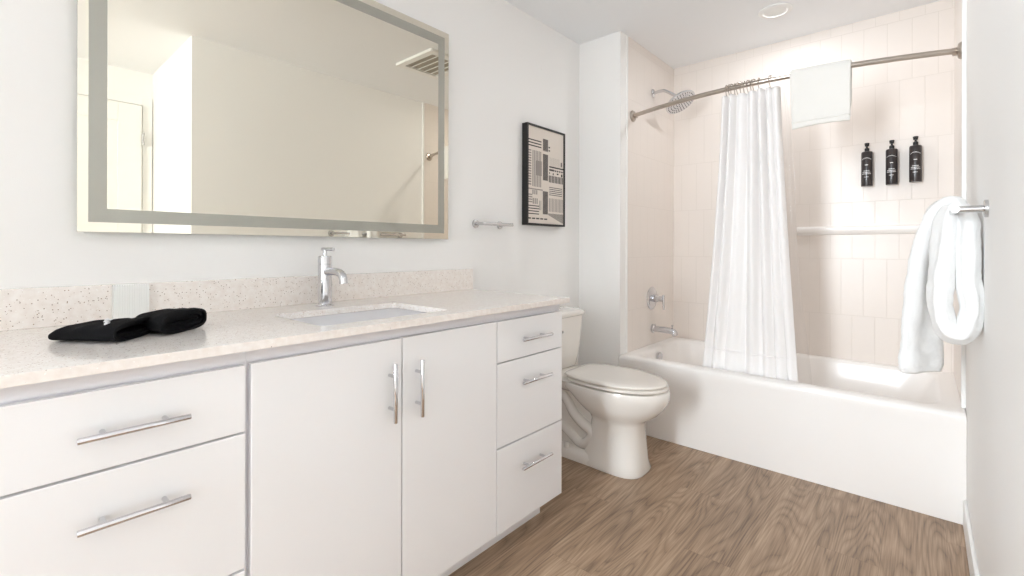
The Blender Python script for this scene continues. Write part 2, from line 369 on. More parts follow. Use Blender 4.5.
# ------------------------------------------------------------------ vanity
XF = -1.1228                                # front face of the doors and drawers
def bar_handle(root, y0, y1, z0, z1, name='handle'):
    """round bar handle; horizontal if z0==z1, upright if y0==y1"""
    x = XF + 0.030; r = 0.0058; bm = bmesh.new()
    a, b = Vector((x, y0, z0)), Vector((x, y1, z1)); d = (b - a).normalized(); L = (b - a).length
    lathe(bm, [(0, 0), (r*.9, 0), (r, .001), (r, L-.001), (r*.9, L), (0, L)], axis=d, at=a, n=16)
    for s in (0.22, 0.78):
        p = a + d * L * s
        lathe(bm, [(0, 0), (.0048, 0), (.0048, .03), (0, .03)], axis=(1, 0, 0), at=(XF, p.y, p.z), n=12)
    return part(name, bm, 'chrome', root, smooth=True)
def cabinet(y0, y1, label, drawers=(), doors=()):
    t = empty('vanity_cabinet', ((XW + XF) / 2, (y0 + y1) / 2, 0), label, 'cabinet', 'white cabinets of the long vanity')
    xb = XF - 0.0195
    part('carcass', B(XW + .002, xb, y0, y1, .10, .878), 'cabinet_side', t)
    part('toe_kick', B(XW + .05, -1.2014, y0 + .0003, y1 - (.045 if y1 > 1.5 else .0003), 0, .0995), 'cabinet', t)
    part('top_rail', B(xb, xb + .006, y0, y1, .848, .878), 'cabinet_side', t)
    for z0, z1, (hy0, hy1, hz) in drawers:
        f = part('drawer_front', B(XF - .019, XF, y0 + .001, min(y1 - .001, y1 if y1 > 1 else .3855), z0, z1), 'cabinet', t, bevel=.0012)
        bar_handle(f, hy0, hy1, hz, hz)
    for a, b, (hy, hz0, hz1) in doors:
        f = part('door_leaf', B(XF - .019, XF, a, b, .0925, .8445), 'cabinet', t, bevel=.0012)
        bar_handle(f, hy, hy, hz0, hz1)
    return t
ZD = ((.6985, .8435), (.398, .6935), (.0925, .392))
def dr(y0, y1, hw, zs=(.768, .612, .305)):
    c = (y0 + y1) / 2
    return [(z0, z1, (c - hw, c + hw, h)) for (z0, z1), h in zip(ZD, zs)]
cabinet(-.006, .3895, 'white vanity cabinet with three drawers at the left end, below the black cloths', drawers=dr(-.0005, .3855, .083, (.768, .609, .30)))
cabinet(.390, 1.1945, 'white double-door vanity cabinet below the sink', doors=[(.397, .7955, (.755, .620, .783)), (.8, 1.1925, (.847, .613, .778))])
cabinet(1.195, 1.586, 'white vanity cabinet with three drawers at the right end, beside the toilet', drawers=dr(1.198, 1.584, .088, (.768, .611, .299)))

# worktop with its cut-out
bm = bmesh.new()
out = rrect(XW, -1.0977, -.045, 1.607, .004, 8); inn = rrect(-1.49, -1.175, .585, 1.02, .02, 8)
ring(bm, out, inn, .879, .899)
ct = tag(obj('countertop', bm, 'quartz', bevel=.0012), 'long speckled cream quartz countertop on the white vanity cabinets', 'countertop')
tag(obj('backsplash', B(XW + .0005, -1.68, -.045, 1.612, .8992, 1.0), 'quartz', bevel=.001), 'low speckled quartz backsplash standing at the back of the countertop', 'backsplash')
# sink
t = empty('sink', (-1.3325, .8025, .74), 'undermount white rectangular sink basin under the countertop cut-out', 'sink')
bm = bmesh.new(); L = []
for x, z, r in ((.03, .8775, .03), (-.006, .8775, .022), (-.004, .87, .022), (.004, .80, .035), (.018, .765, .05), (.05, .752, .05), (.12, .748, .03)):
    L.append(rrect(-1.49 - .0 + (x if x < .03 or z < .8 else -.02), -1.175 - (x if x < .03 or z < .8 else -.02), .585 + (x if x < .03 or z < .8 else -.02), 1.02 - (x if x < .03 or z < .8 else -.02), r, 8, z))
loft(bm, L, cap0=False)
part('basin', bm, 'basin', t, smooth=True, angle=60)
part('drain', lathe(bmesh.new(), [(0, 0), (.022, 0), (.024, .002), (.02, .005), (0, .004)], at=(-1.3325, .8025, .7485)), 'chrome', t, smooth=True)
# faucet
fx, fy = -1.585, .80
t = empty('faucet', (fx, fy, .899), 'chrome single-lever basin faucet standing on the countertop behind the sink', 'faucet')
part('base_flange', lathe(bmesh.new(), [(0, 0), (.031, 0), (.031, .004), (.027, .007), (0, .007)], at=(fx, fy, .899)), 'chrome', t, smooth=True)
part('body', lathe(bmesh.new(), [(0, .0065), (.0235, .0065), (.0235, .144), (.0225, .145), (.0225, .147), (.0235, .148), (.0235, .172), (.021, .175), (0, .175)], at=(fx, fy, .899), n=36), 'chrome', t, smooth=True)
sp = smoothpath([(fx + .01, fy, .899 + .118), (fx + .05, fy, .899 + .122), (fx + .09, fy, .899 + .121), (fx + .113, fy, .899 + .115), (fx + .126, fy, .899 + .101), (fx + .129, fy, .899 + .084)], 6)
part('spout', tube(bmesh.new(), sp, .0135, 18), 'chrome', t, smooth=True, angle=50)
lv = part('lever_stem', lathe(bmesh.new(), [(0, .1755), (.0075, .1755), (.0075, .196), (0, .196)], at=(fx, fy, .899)), 'chrome', t, smooth=True)
part('lever', tube(bmesh.new(), [(fx - .018, fy, .899 + .199), (fx + .06, fy, .899 + .199)], .006, 12), 'chrome', t, smooth=True)

# folded black cloths
def folded_cloth(name, frame, label, logo=False):
    """frame(a, s) -> origin point, cross direction, half width, height; section is a flattened spiral of cloth"""
    t = empty(name, frame[0], label, 'cloth', 'folded black cloths on the countertop')
    th = .0075
    o, ax, cr, Lx, w0, w1, h0, h1 = frame
    o = Vector(o); ax = Vector(ax).normalized(); cr = Vector(cr).normalized()
    def sec(s_, k, inset):
        # flattened round outline of the k-th layer at s_ along the cloth
        e = .5 + .5 * min(1, s_ / .05) ** .5 if s_ < .05 else 1
        f = 1 if s_ < .8 else math.sqrt(max(.02, 1 - ((s_ - .8) / .21) ** 2)) * .3 + .7
        w = (w0 + (w1 - w0) * s_) * (.93 + .07 * f) * (.985 + .015 * e); h = (h0 + (h1 - h0) * s_) * f * (.92 + .08 * e)
        w -= k * th * 1.25 + inset; hh = h / 2 - k * th * 1.12 - inset * .95
        hh = max(hh, .0012); L = []
        for q in range(36):
            a = 2 * pi * q / 36; c, d = cos(a), sin(a)
            x = w * math.copysign(abs(c) ** .62, c); z = h / 2 + hh * math.copysign(abs(d) ** .72, d)
            if d > 0: z += (.0022 * sin(40 * s_ * Lx * 3 + 2.1 * c) - .004 * (1 - c * c) * (s_ if k == 0 else 0)) * (1 if k == 0 else .4)
            z = max(.0006 + k * .002, z)
            L.append((x, z))
        return L
    bm = bmesh.new()
    for k in range(3):
        if h0 / 2 - k * th * 1.12 < .006: break
        n = 12; s0 = .045 * k
        outer = []; inner = []
        for i in range(n + 1):
            s_ = s0 + (1 - .06 * k - s0) * i / n
            for LL, ins in ((outer, 0), (inner, th * .95)):
                LL.append([o + ax * (s_ * Lx) + cr * x + Vector((0, 0, z)) for x, z in sec(s_, k, ins)])
        loft(bm, inner[::-1] + outer, cap0=False, cap1=False)
        loft(bm, [inner[0], outer[0]], cap0=False, cap1=False)
        # closed far end
        vs = [bm.verts.new(p) for p in outer[-1]]; bm.faces.new(vs)
    bmesh.ops.remove_doubles(bm, verts=bm.verts, dist=1e-5)
    part('cloth_fold', bm, 'black_cloth', t, smooth=True, angle=75)
    if logo:
        bm = bmesh.new(); P = o + ax * (Lx * .42) + cr * (-w0 * .25)
        hz = h0 + (h1 - h0) * .42 + .0012
        for (a, c, l, wd) in ((-.022, -.020, .014, .005), (-.006, -.004, .014, .006), (-.002, .008, .020, .007), (.012, .022, .010, .006), (-.030, -.034, .008, .005)):
            for k in range(1):
                b0 = P + ax * a + cr * c; u = (ax * .35 + cr).normalized(); v = u.cross(Vector((0, 0, 1)))
                q = [b0, b0 + u*l, b0 + u*l + v*wd, b0 + v*wd]
                loft(bm, [[Vector((x.x, x.y, .8995 + hz + dz)) for x in q] for dz in (-.005, .0008)])
        part('white_stitching', bm, 'white_print', t)
    return t
folded_cloth('folded_cloth', ((-1.325, .228, .8995), (-.795, -.606, 0), (-.76, .65, 0), .155, .070, .062, .043, .034),
             'flat folded black cloth with white stitching, left one on the countertop', True)
folded_cloth('folded_cloth', ((-1.346, .328, .8995), (-.93, -.30, 0), (-.65, .76, 0), .135, .078, .062, .052, .046),
             'puffier folded black cloth without stitching, right one on the countertop')
# white ribbed patch of unknown origin on the backsplash, built as a block
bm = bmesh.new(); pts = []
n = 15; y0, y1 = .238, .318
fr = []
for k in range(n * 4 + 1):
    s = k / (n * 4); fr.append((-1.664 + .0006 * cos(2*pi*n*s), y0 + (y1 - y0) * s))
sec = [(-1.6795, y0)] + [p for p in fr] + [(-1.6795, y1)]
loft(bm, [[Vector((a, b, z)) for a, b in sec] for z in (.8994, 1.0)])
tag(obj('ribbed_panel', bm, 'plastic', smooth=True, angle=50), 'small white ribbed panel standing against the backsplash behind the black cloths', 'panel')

# ------------------------------------------------------------------ mirror
MY0, MY1, MZ0, MZ1 = .166, 1.441, 1.1445, 2.1015
t = empty('wall_mirror', (-1.685, (MY0+MY1)/2, MZ0), 'large frameless rectangular mirror with a frosted light band above the vanity', 'mirror')
part('back_box', B(XW + .0005, -1.6755, MY0 + .035, MY1 - .035, MZ0 + .035, MZ1 - .035), 'alu', t)
bm = B(-1.6754, -1.6700, MY0, MY1, MZ0, MZ1)
for f in bm.faces: f.material_index = 1 if f.calc_center_median().x > -1.6702 else 0
part('mirror_glass', bm, ('edge', 'mirror'), t)
bm = bmesh.new()
def yz(l, x): return [Vector((p.x, p.y, 0)) for p in l]
o1 = [(MY0+.022, MZ0+.026), (MY1-.025, MZ0+.026), (MY1-.025, MZ1-.027), (MY0+.022, MZ1-.027)]
i1 = [(MY0+.060, MZ0+.063), (MY1-.061, MZ0+.063), (MY1-.061, MZ1-.066), (MY0+.060, MZ1-.066)]
X0, X1 = -1.6702, -1.6697
V = {}
for nm, l in (('o', o1), ('i', i1)):
    for x in (0, 1): V[nm, x] = [bm.verts.new(((X0, X1)[x], a, b)) for a, b in l]
for i in range(4):
    j = (i+1) % 4
    bm.faces.new((V['o',1][i], V['o',1][j], V['i',1][j], V['i',1][i]))
    bm.faces.new((V['o',0][i], V['o',0][j], V['o',1][j], V['o',1][i]))
    bm.faces.new((V['i',0][i], V['i',0][j], V['i',1][j], V['i',1][i]))
part('frosted_band', bm, 'frost', t)

# ------------------------------------------------------------------ short bar on the left wall, picture, cap
def flange_post(bm, p, d, r=.019, th=.006, L=.06, pr=.0075):
    lathe(bm, [(0, 0), (r, 0), (r, th), (r*.85, th+.002), (pr, th+.002), (pr, L), (0, L)], axis=d, at=p, n=28); return bm
t = empty('paper_holder', (XW, 1.74, 1.225), 'short empty satin metal paper holder bar on the wall between mirror and picture', 'paper holder')
for y in (1.645, 1.822): part('post', flange_post(bmesh.new(), (XW, y, 1.225), (1, 0, 0), r=.021, L=.058), 'steel', t, smooth=True)
part('bar', lathe(bmesh.new(), [(0, 0), (.0085, 0), (.0085, .225), (0, .225)], axis=(0, 1, 0), at=(XW + .06, 1.635, 1.225), n=20), 'steel', t, smooth=True)

t = empty('framed_picture', (-1.68, 2.19, 1.234), 'black framed abstract black and beige geometric print on the wall above the toilet', 'picture')
FY0, FY1, FZ0, FZ1 = 2.008, 2.373, 1.234, 1.806
bm = bmesh.new()
for a, b, c, d in ((FY0, FY0+.011, FZ0, FZ1), (FY1-.011, FY1, FZ0, FZ1), (FY0+.011, FY1-.011, FZ0, FZ0+.011), (FY0+.011, FY1-.011, FZ1-.011, FZ1)):
    box(bm, XW + .001, -1.660, a, b, c, d)
part('frame', bm, 'black_frame', t)
bm = B(XW + .004, -1.666, FY0+.011, FY1-.011, FZ0+.011, FZ1-.011, mi=0)
PX0, PX1, PY0, PY1 = FY0+.011, FY1-.011, FZ0+.011, FZ1-.011
def ink(u0, u1, v0, v1, mi=1, lift=.0003):
    """rectangle in print coordinates: u from left, v from top (0..1)"""
    y0, y1 = PX0 + (PX1-PX0)*u0, PX0 + (PX1-PX0)*u1; z1, z0 = PY1 - (PY1-PY0)*v0, PY1 - (PY1-PY0)*v1
    box(bm, -1.6662, -1.666 + lift, y0, y1, z0, z1, mi)
def hstripes(u0, u1, v0, v1, n, duty=.5, mi=1):
    for k in range(n): s = (v1-v0)/n; ink(u0, u1, v0+k*s, v0+k*s+s*duty, mi)
def vstripes(u0, u1, v0, v1, n, duty=.5, mi=1):
    for k in range(n): s = (u1-u0)/n; ink(u0+k*s, u0+k*s+s*duty, v0, v1, mi)
# centre column of hatched dark blocks
for a, b in ((.10, .23), (.26, .54), (.655, .90)):
    ink(.40, .545, a, b, 2); 
    for k in range(int((b-a)/.012)): ink(.405, .54, a+.002+k*.012, a+.009+k*.012, 1, .0005)
ink(.56, .60, .17, .185); ink(.56, .60, .205, .22)
hstripes(0, .36, .135, .225, 3, .4)                     # bars upper left
hstripes(0, .09, .245, .62, 14, .55, 2)                 # small steps down the left edge
vstripes(.12, .37, .245, .345, 6, .6, 2); ink(.20, .37, .345, .50, 2); vstripes(.12, .2, .345, .62, 2, .6, 2); vstripes(.20, .37, .50, .62, 4, .6, 2)
hstripes(.0, .40, .64, .67, 1, .4, 2); vstripes(.12, .27, .655, .70, 3, .6, 2)
hstripes(0, .12, .70, .80, 4, .5, 2); vstripes(.13, .28, .74, .80, 3, .6, 2)
hstripes(0, .30, .815, .925, 4, .35, 1); vstripes(.30, .38, .76, .86, 2, .4, 2)
for k in range(5): ink(k*.11, k*.11+.085, .943, .957)
ink(.92, .95, .31, .36, 1); ink(.60, .66, .29, .375, 2, .0001) if False else None
vstripes(.60, .90, .28, .37, 12, .12, 2)
ink(.58, 1.0, .375, .39); ink(.58, .72, .405, .425); ink(.60, 1.0, .41, .418, 2)
for k in range(4): ink(.74+k*.065, .775+k*.065, .408, .425)
ink(.68, .71, .445, .465); ink(.80, .85, .44, .455); ink(.58, .60, .44, .46); ink(.93, .97, .44, .47)
vstripes(.57, 1.0, .475, .55, 10, .6, 1)
hstripes(.58, .96, .60, .70, 5, .35, 1)
vstripes(.58, 1.0, .72, .865, 10, .45, 2)
for k in range(16): u = .56 + k*.0275; ink(u, u+.014, .885, min(.985, .905 + (u-.56)*.2), 1)
part('art_print', bm, ('paper', 'ink', 'ink_grey'), t)

tag(obj('cap', lathe(bmesh.new(), [(0, 0), (.02, 0), (.019, .0015), (0, .002)], axis=(1, 0, 0), at=(XW, 2.199, 2.172)), 'wall', smooth=True),
    'tiny round wall coloured cap high on the wall above the picture', 'cap')

# ------------------------------------------------------------------ toilet (faces +X, centre line y = TY)
TY = 2.145
t = empty('toilet', (-1.3, TY, 0), 'white two-piece elongated toilet between the vanity and the bathtub', 'toilet')
def egg(xb, xf, hw, z, n=40, pb=2.6, pf=2.0, xm=None, y0=TY):
    """outline: squarer at the back (xb), rounder at the front (xf)"""
    xm = xm if xm is not None else xb + (xf - xb) * .42
    p = []
    for k in range(n):
        a = 2*pi*k/n; c, s = cos(a), sin(a)
        e = pf if c > 0 else pb
        rx = (xf - xm) if c > 0 else (xm - xb)
        p.append(Vector((xm + rx * math.copysign(abs(c)**(2/e), c), y0 + hw * math.copysign(abs(s)**(2/e), s), z)))
    return p
# bowl: rim, bulging under-bowl that narrows into the column
bm = bmesh.new()
loft(bm, [egg(-1.36, -1.020, .116, .0, pf=3.2, pb=3.2, xm=-1.17), egg(-1.36, -1.014, .120, .012, pf=3.2, pb=3.2, xm=-1.17),
          egg(-1.345, -1.026, .111, .05, pf=3.0, pb=3.2, xm=-1.17), egg(-1.31, -1.034, .105, .16, pf=2.8, pb=3.0, xm=-1.17),
          egg(-1.30, -1.036, .101, .235, pf=2.6, pb=2.8, xm=-1.17), egg(-1.31, -1.015, .118, .262, pf=2.3, pb=2.6, xm=-1.17),
          egg(-1.34, -.968, .148, .290, xm=-1.17), egg(-1.38, -.935, .168, .325, xm=-1.18), egg(-1.42, -.914, .179, .360, xm=-1.19),
          egg(-1.46, -.907, .184, .385, xm=-1.19), egg(-1.47, -.907, .185, .408, xm=-1.19), egg(-1.47, -.912, .182, .416, xm=-1.19),
          egg(-1.44, -.960, .150, .416, xm=-1.19), egg(-1.40, -1.0, .12, .34, xm=-1.19), egg(-1.30, -1.06, .06, .25, xm=-1.19)], cap1=True)
part('bowl', bm, 'porcelain', t, smooth=True, angle=60)
# rear deck that carries the tank
bm = bmesh.new()
loft(bm, [[Vector((p.x, p.y, z)) for p in rrect(x0, -1.36, TY - w, TY + w, .03, 5)] for z, w, x0 in ((.345, .085, -1.60), (.37, .12, -1.64), (.40, .15, -1.66), (.418, .155, -1.665), (.421, .15, -1.66))])
part('rear_deck', bm, 'porcelain', t, smooth=True, angle=60)
# foot flange and web behind the column
bm = bmesh.new()
loft(bm, [[Vector((p.x, p.y, z)) for p in rrect(-1.62 + d, -1.2, TY - .112 + d, TY + .112 - d, .03, 5)] for z, d in ((0, 0), (.03, .002), (.05, .012), (.058, .03))])
part('foot', bm, 'porcelain', t, smooth=True, angle=60)
bm = bmesh.new()
loft(bm, [[Vector((p.x, p.y, z)) for p in rrect(-1.6, -1.25, TY - w, TY + w, .02, 5)] for z, w in ((.05, .066), (.2, .062), (.36, .07))])
part('web', bm, 'porcelain', t, smooth=True, angle=60)
# trapway tube showing on each side
for s in (-1, 1):
    yy = TY + s * .050
    pth = smoothpath([(-1.56, yy, .345), (-1.49, yy + s*.012, .335), (-1.43, yy + s*.02, .29), (-1.39, yy + s*.022, .235), (-1.34, yy + s*.022, .195), (-1.285, yy + s*.02, .165),
                      (-1.285, yy + s*.018, .13), (-1.32, yy + s*.016, .09), (-1.36, yy + s*.012, .085), (-1.42, yy + s*.01, .12), (-1.50, yy, .15), (-1.58, yy, .14)], 6)
    part('trapway', tube(bmesh.new(), pth, .027, 14, sx=1.0), 'porcelain', t, smooth=True, angle=80)
    part('bolt_cap', lathe(bmesh.new(), [(0, 0), (.014, 0), (.014, .018), (.010, .026), (0, .028)], at=(-1.42, TY + s*.092, .05)), 'porcelain', t, smooth=True)
# seat and lid
def slab(xb, xf, hw, z0, z1, e=.006, dome=0):
    def egg(xb, xf, hw, z, xm=None, n=48):
        # widest a third of the way back, tapering to a square-cornered rear edge
        p = []
        for k in range(n):
            a = 2*pi*k/n; c, q = cos(a), sin(a)
            if c >= 0: p.append(Vector((-1.19 + (xf + 1.19) * c, TY + hw * q, z)))
            else:
                x = -1.19 + (-1.19 - xb) * math.copysign(abs(c) ** .42, c); u = (-1.19 - x) / (-1.19 - xb)
                p.append(Vector((x, TY + hw * math.copysign(abs(q) ** .30, q) * (1 - .20 * u * u) if abs(q) > 1e-6 else TY, z)))
        return p
    L = [egg(xb+e, xf-e, hw-e, z0, xm=-1.19, n=48), egg(xb, xf, hw, z0+e*.6, xm=-1.19, n=48), egg(xb, xf, hw, z1-e*.8, xm=-1.19, n=48), egg(xb+e, xf-e, hw-e, z1, xm=-1.19, n=48)]
    if dome:
        L.append(egg(xb+.03, xf-.04, hw-.035, z1+dome*.6, xm=-1.19, n=48)); L.append(egg(xb+.08, xf-.12, hw-.09, z1+dome, xm=-1.19, n=48))
    return loft(bmesh.new(), L)
part('seat', slab(-1.415, -.915, .181, .4215, .4355, .005), 'seat', t, smooth=True, angle=60)
part('lid', slab(-1.425, -.920, .179, .4405, .4555, .006, dome=.006), 'seat', t, smooth=True, angle=60)
for s in (-1, 1):
    part('seat_hinge', lathe(bmesh.new(), [(0, -.03), (.011, -.03), (.011, .03), (0, .03)], axis=(0, 1, 0), at=(-1.425, TY + s*.075, .434), n=14), 'seat', t, smooth=True)
# tank
bm = bmesh.new()
loft(bm, [[Vector((p.x, p.y, z)) for p in rrect(-1.693, xf, TY - w, TY + w, r, 7)] for z, w, xf, r in ((.4215, .155, -1.53, .035), (.43, .165, -1.515, .045), (.50, .182, -1.505, .05), (.60, .194, -1.498, .05), (.716, .203, -1.492, .05))])
part('tank', bm, 'porcelain', t, smooth=True, angle=60)
bm = bmesh.new()
loft(bm, [[Vector((p.x, p.y, z)) for p in rrect(-1.695, -1.482 - d, TY - .213 + d, TY + .213 - d, .055, 7)] for z, d in ((.7165, .008), (.722, .0), (.738, .0), (.746, .006), (.750, .02), (.752, .06))])
part('tank_lid', bm, 'porcelain', t, smooth=True, angle=60)
part('flush_lever', tube(bmesh.new(), [(-1.492, TY - .14, .655), (-1.475, TY - .14, .655), (-1.472, TY - .10, .652), (-1.472, TY - .06, .648)], .007, 10), 'chrome', t, smooth=True)

# ------------------------------------------------------------------ bathtub
t = empty('bathtub', ((XA+XB)/2, 3.0, 0), 'white built-in alcove bathtub with a plain apron', 'bathtub')
x0, x1, y0, y1 = XA - .0075, XR - .0005, YT, YB - .0005
def rr(z, dl, dr_, df, db, r): return [Vector((p.x, p.y, z)) for p in rrect(x0+dl, x1-dr_, y0+df, y1-db, r, 8)]
bm = bmesh.new()
loft(bm, [rr(0.0, 0, 0, .006, 0, .003), rr(.33, 0, 0, .006, 0, .003), rr(.40, 0, 0, .003, 0, .003), rr(.425, 0, 0, .001, 0, .004), rr(.438, .001, .001, .004, .001, .006), rr(.445, .003, .003, .014, .003, .01),
          rr(.4455, .07, .07, .07, .03, .06), rr(.440, .082, .082, .085, .04, .09), rr(.425, .088, .09, .092, .046, .10), rr(.30, .10, .15, .11, .055, .11), rr(.15, .125, .235, .135, .08, .12), rr(.095, .16, .29, .17, .11, .12), rr(.075, .24, .37, .24, .19, .1)], cap0=False)
part('tub_shell', bm, 'acrylic', t, smooth=True, angle=50)
part('overflow_plate', lathe(bmesh.new(), [(0, 0), (.034, 0), (.034, .004), (.028, .012), (.012, .014), (0, .012)], axis=(1, 0, -.12), at=(XA + .088, 2.96, .385), n=28), 'chrome', t, smooth=True)
part('drain', lathe(bmesh.new(), [(0, 0), (.03, 0), (.03, .003), (0, .005)], at=(-1.05, 3.0, .0755)), 'chrome', t, smooth=True)
# ledge moulded on the back wall
bm = bmesh.new()
sec = [(YB, 1.240), (YB - .022, 1.236), (YB - .030, 1.228), (YB - .031, 1.215), (YB - .026, 1.200), (YB - .012, 1.190), (YB, 1.186)]
loft(bm, [[Vector((x, a, b)) for a, b in [(YB - (YB - a) * s, 1.213 + (b - 1.213) * (0.7 + .3*s)) for a, b in sec]] for x, s in ((-.606, .3), (-.603, .7), (-.595, 1), (.1185, 1))])
tag(obj('shower_ledge', bm, 'acrylic', smooth=True, angle=40), 'long slim white ledge on the shower back wall below the dark bottles', 'ledge')

# shower fittings on the left alcove wall
t = empty('rain_shower', (XA, 3.05, 2.17), 'round chrome rain shower head on a bent arm', 'shower')
part('flange', lathe(bmesh.new(), [(0, 0), (.028, 0), (.028, .003), (.018, .010), (0, .011)], axis=(1, 0, 0), at=(XA, 3.05, 2.17)), 'chrome', t, smooth=True)
part('arm', tube(bmesh.new(), smoothpath([(XA + .006, 3.05, 2.17), (XA + .05, 3.05, 2.173), (XA + .09, 3.05, 2.165), (XA + .165, 3.05, 2.113)], 6), .0105, 14), 'chrome', t, smooth=True)
hd = Vector((.52, -.10, -.85)).normalized(); hc = Vector((XA + .168, 3.05, 2.108))
h = part('head', lathe(bmesh.new(), [(0, -.012), (.014, -.010), (.016, .012), (.026, .022), (.070, .034), (.098, .040), (.101, .046), (.099, .054), (0, .054)], axis=hd, at=hc, n=44), 'chrome', t, smooth=True)
bm = bmesh.new(); u = hd.orthogonal().normalized(); w = hd.cross(u)
for rr_, n in ((.015, 6), (.032, 12), (.050, 18), (.068, 24), (.086, 30)):
    for k in range(n):
        a = 2*pi*k/n; lathe(bm, [(0, .0535), (.003, .0535), (.0022, .0575), (0, .0575)], axis=hd, at=hc + (u*cos(a) + w*sin(a))*rr_, n=6)
nz = part('spray_nozzles', bm, 'pump', h); nz['kind'] = 'stuff'
t = empty('shower_valve', (XA, 3.035, .762), 'round chrome shower valve with a lever above the tub spout', 'valve')
part('escutcheon', lathe(bmesh.new(), [(0, 0), (.078, 0), (.078, .003), (.070, .009), (.03, .012), (0, .012)], axis=(1, 0, 0), at=(XA, 3.035, .762), n=40), 'chrome', t, smooth=True)
part('valve_body', lathe(bmesh.new(), [(0, .011), (.024, .011), (.024, .045), (.019, .05), (.019, .08), (0, .082)], axis=(1, 0, 0), at=(XA, 3.035, .762)), 'chrome', t, smooth=True)
part('lever', tube(bmesh.new(), [(XA + .082, 3.035, .787), (XA + .084, 3.035, .762), (XA + .088, 3.034, .69)], [.008, .009, .0065], 12), 'chrome', t, smooth=True)
t = empty('tub_spout', (XA, 3.05, .553), 'chrome tub spout on the tiled wall over the bathtub end', 'spout')
part('flange', lathe(bmesh.new(), [(0, 0), (.031, 0), (.031, .012), (.026, .016), (0, .016)], axis=(1, 0, 0), at=(XA, 3.05, .553)), 'chrome', t, smooth=True)
part('spout_body', tube(bmesh.new(), smoothpath([(XA + .014, 3.05, .553), (XA + .07, 3.05, .553), (XA + .125, 3.05, .551), (XA + .150, 3.05, .543), (XA + .160, 3.05, .521)], 5), [.0215]*16 + [.021, .020, .019, .018, .017], 20), 'chrome', t, smooth=True, angle=50)
part('diverter_knob', lathe(bmesh.new(), [(0, 0), (.004, 0), (.004, .014), (.008, .016), (.008, .023), (0, .024)], at=(XA + .140, 3.05, .567), n=14), 'chrome', t, smooth=True)

# ------------------------------------------------------------------ curtain rod and what hangs on it
RY, RZ, RR = 2.75, 1.948, .0125
def rod_y(x): return RY - .145 * (1 - ((x + .6415) / .7605) ** 2)      # bowed outwards, towards the room
t = empty('curtain_rod', (-.64, RY, RZ), 'bowed brushed nickel shower curtain rod across the tub alcove', 'rod')
part('rod_tube', tube(bmesh.new(), [(XA + (XB - XA) * k / 48, rod_y(XA + (XB - XA) * k / 48), RZ) for k in range(49)], RR, 24), 'nickel', t, smooth=True)
for x, d in ((XA, 1), (XB, -1)):
    part('end_flange', lathe(bmesh.new(), [(0, 0), (.036, 0), (.036, .004), (.030, .012), (.017, .016), (.017, .03), (0, .03)], axis=(d, 0, 0), at=(x, RY, RZ), n=36), 'nickel', t, smooth=True)

CT = 1.905                                   # top hem height
t = empty('shower_curtain', (-.7, 2.61, CT), 'white cotton shower curtain gathered at mid rod, hanging into the tub', 'curtain')
def curtain_pt(s, v):
    """s along the width 0..1, v from top 0 to bottom 1"""
    top0, top1 = -.812, -.545; b0, b1 = -.962, -.472
    e = v ** 1.25
    x = (top0 + (top1 - top0) * s) * (1 - e) + (b0 + (b1 - b0) * s) * e
    ph = 2*pi * (7.2 * s + .35 * sin(5 * s + 1) + .22 * v * sin(7*s))
    amp = (.030 - .013 * v) * (1 + .35 * sin(11 * s + 1.5 * v)) * (1 - .3 * v)
    y = amp * (sin(ph) + .32 * sin(2 * ph + .8 + 2 * v)) + .0035 * sum(math.exp(-((v - c - .012 * sin(9 * s)) / .009) ** 2) for c in (.24, .47, .70, .86)) + .010 * v * sin(2*pi * (2.3 * s + .2)) + .006 * sin(17 * s + 4 * v)
    x += .010 * cos(ph) * (1 - .3 * v)
    return Vector((x, 2.608 + .105 * min(1, v * 1.02) + y * (1 if v > .03 else .85), CT - (CT - .335) * v + .004 * sin(ph + 1) * (v > .97)))
NS, NV = 300, 110
bm = bmesh.new(); G = [[bm.verts.new(curtain_pt(i / NS, j / NV)) for i in range(NS + 1)] for j in range(NV + 1)]
for j in range(NV):
    for i in range(NS): bm.faces.new((G[j][i], G[j][i+1], G[j+1][i+1], G[j+1][i]))
c = part('curtain_cloth', bm, 'curtain', t, smooth=True, angle=180)
sm = c.modifiers.new('s', 'SOLIDIFY'); sm.thickness = .0012; sm.offset = 0
# stitched band low on the curtain
bm = bmesh.new(); 
for k in range(NS):
    a, b = curtain_pt(k / NS, .865), curtain_pt((k+1) / NS, .865)
    a2, b2 = curtain_pt(k / NS, .869), curtain_pt((k+1) / NS, .869); off = Vector((0, -.0016, 0))
    bm.faces.new([bm.verts.new(q + off) for q in (a, b, b2, a2)])
bmesh.ops.remove_doubles(bm, verts=bm.verts, dist=1e-6)
hm = part('hem_seam', bm, 'curtain', t, smooth=True, angle=180)
s2 = hm.modifiers.new('s', 'SOLIDIFY'); s2.thickness = .001; s2.offset = 0

t = empty('curtain_liner', (-.5, 2.65, CT), 'clear plastic shower liner beside the right edge of the white curtain', 'liner')
def liner_pt(s, v):
    x = (-.556 + .03 * s) * (1 - v) + (-.495 + .07 * s) * v + .010 * sin(8 * v) * s
    y = .020 * sin(2*pi * (2.1 * s + .25 * sin(4 * v))) + .012 * sin(6*v + 3*s)
    return Vector((x, 2.665 + .10 * v + y, CT - (CT - .33) * v))
bm = bmesh.new(); G = [[bm.verts.new(liner_pt(i / 30, j / 60)) for i in range(31)] for j in range(61)]
for j in range(60):
    for i in range(30): bm.faces.new((G[j][i], G[j][i+1], G[j+1][i+1], G[j+1][i]))
part('liner_sheet', bm, 'liner', t, smooth=True, angle=180)

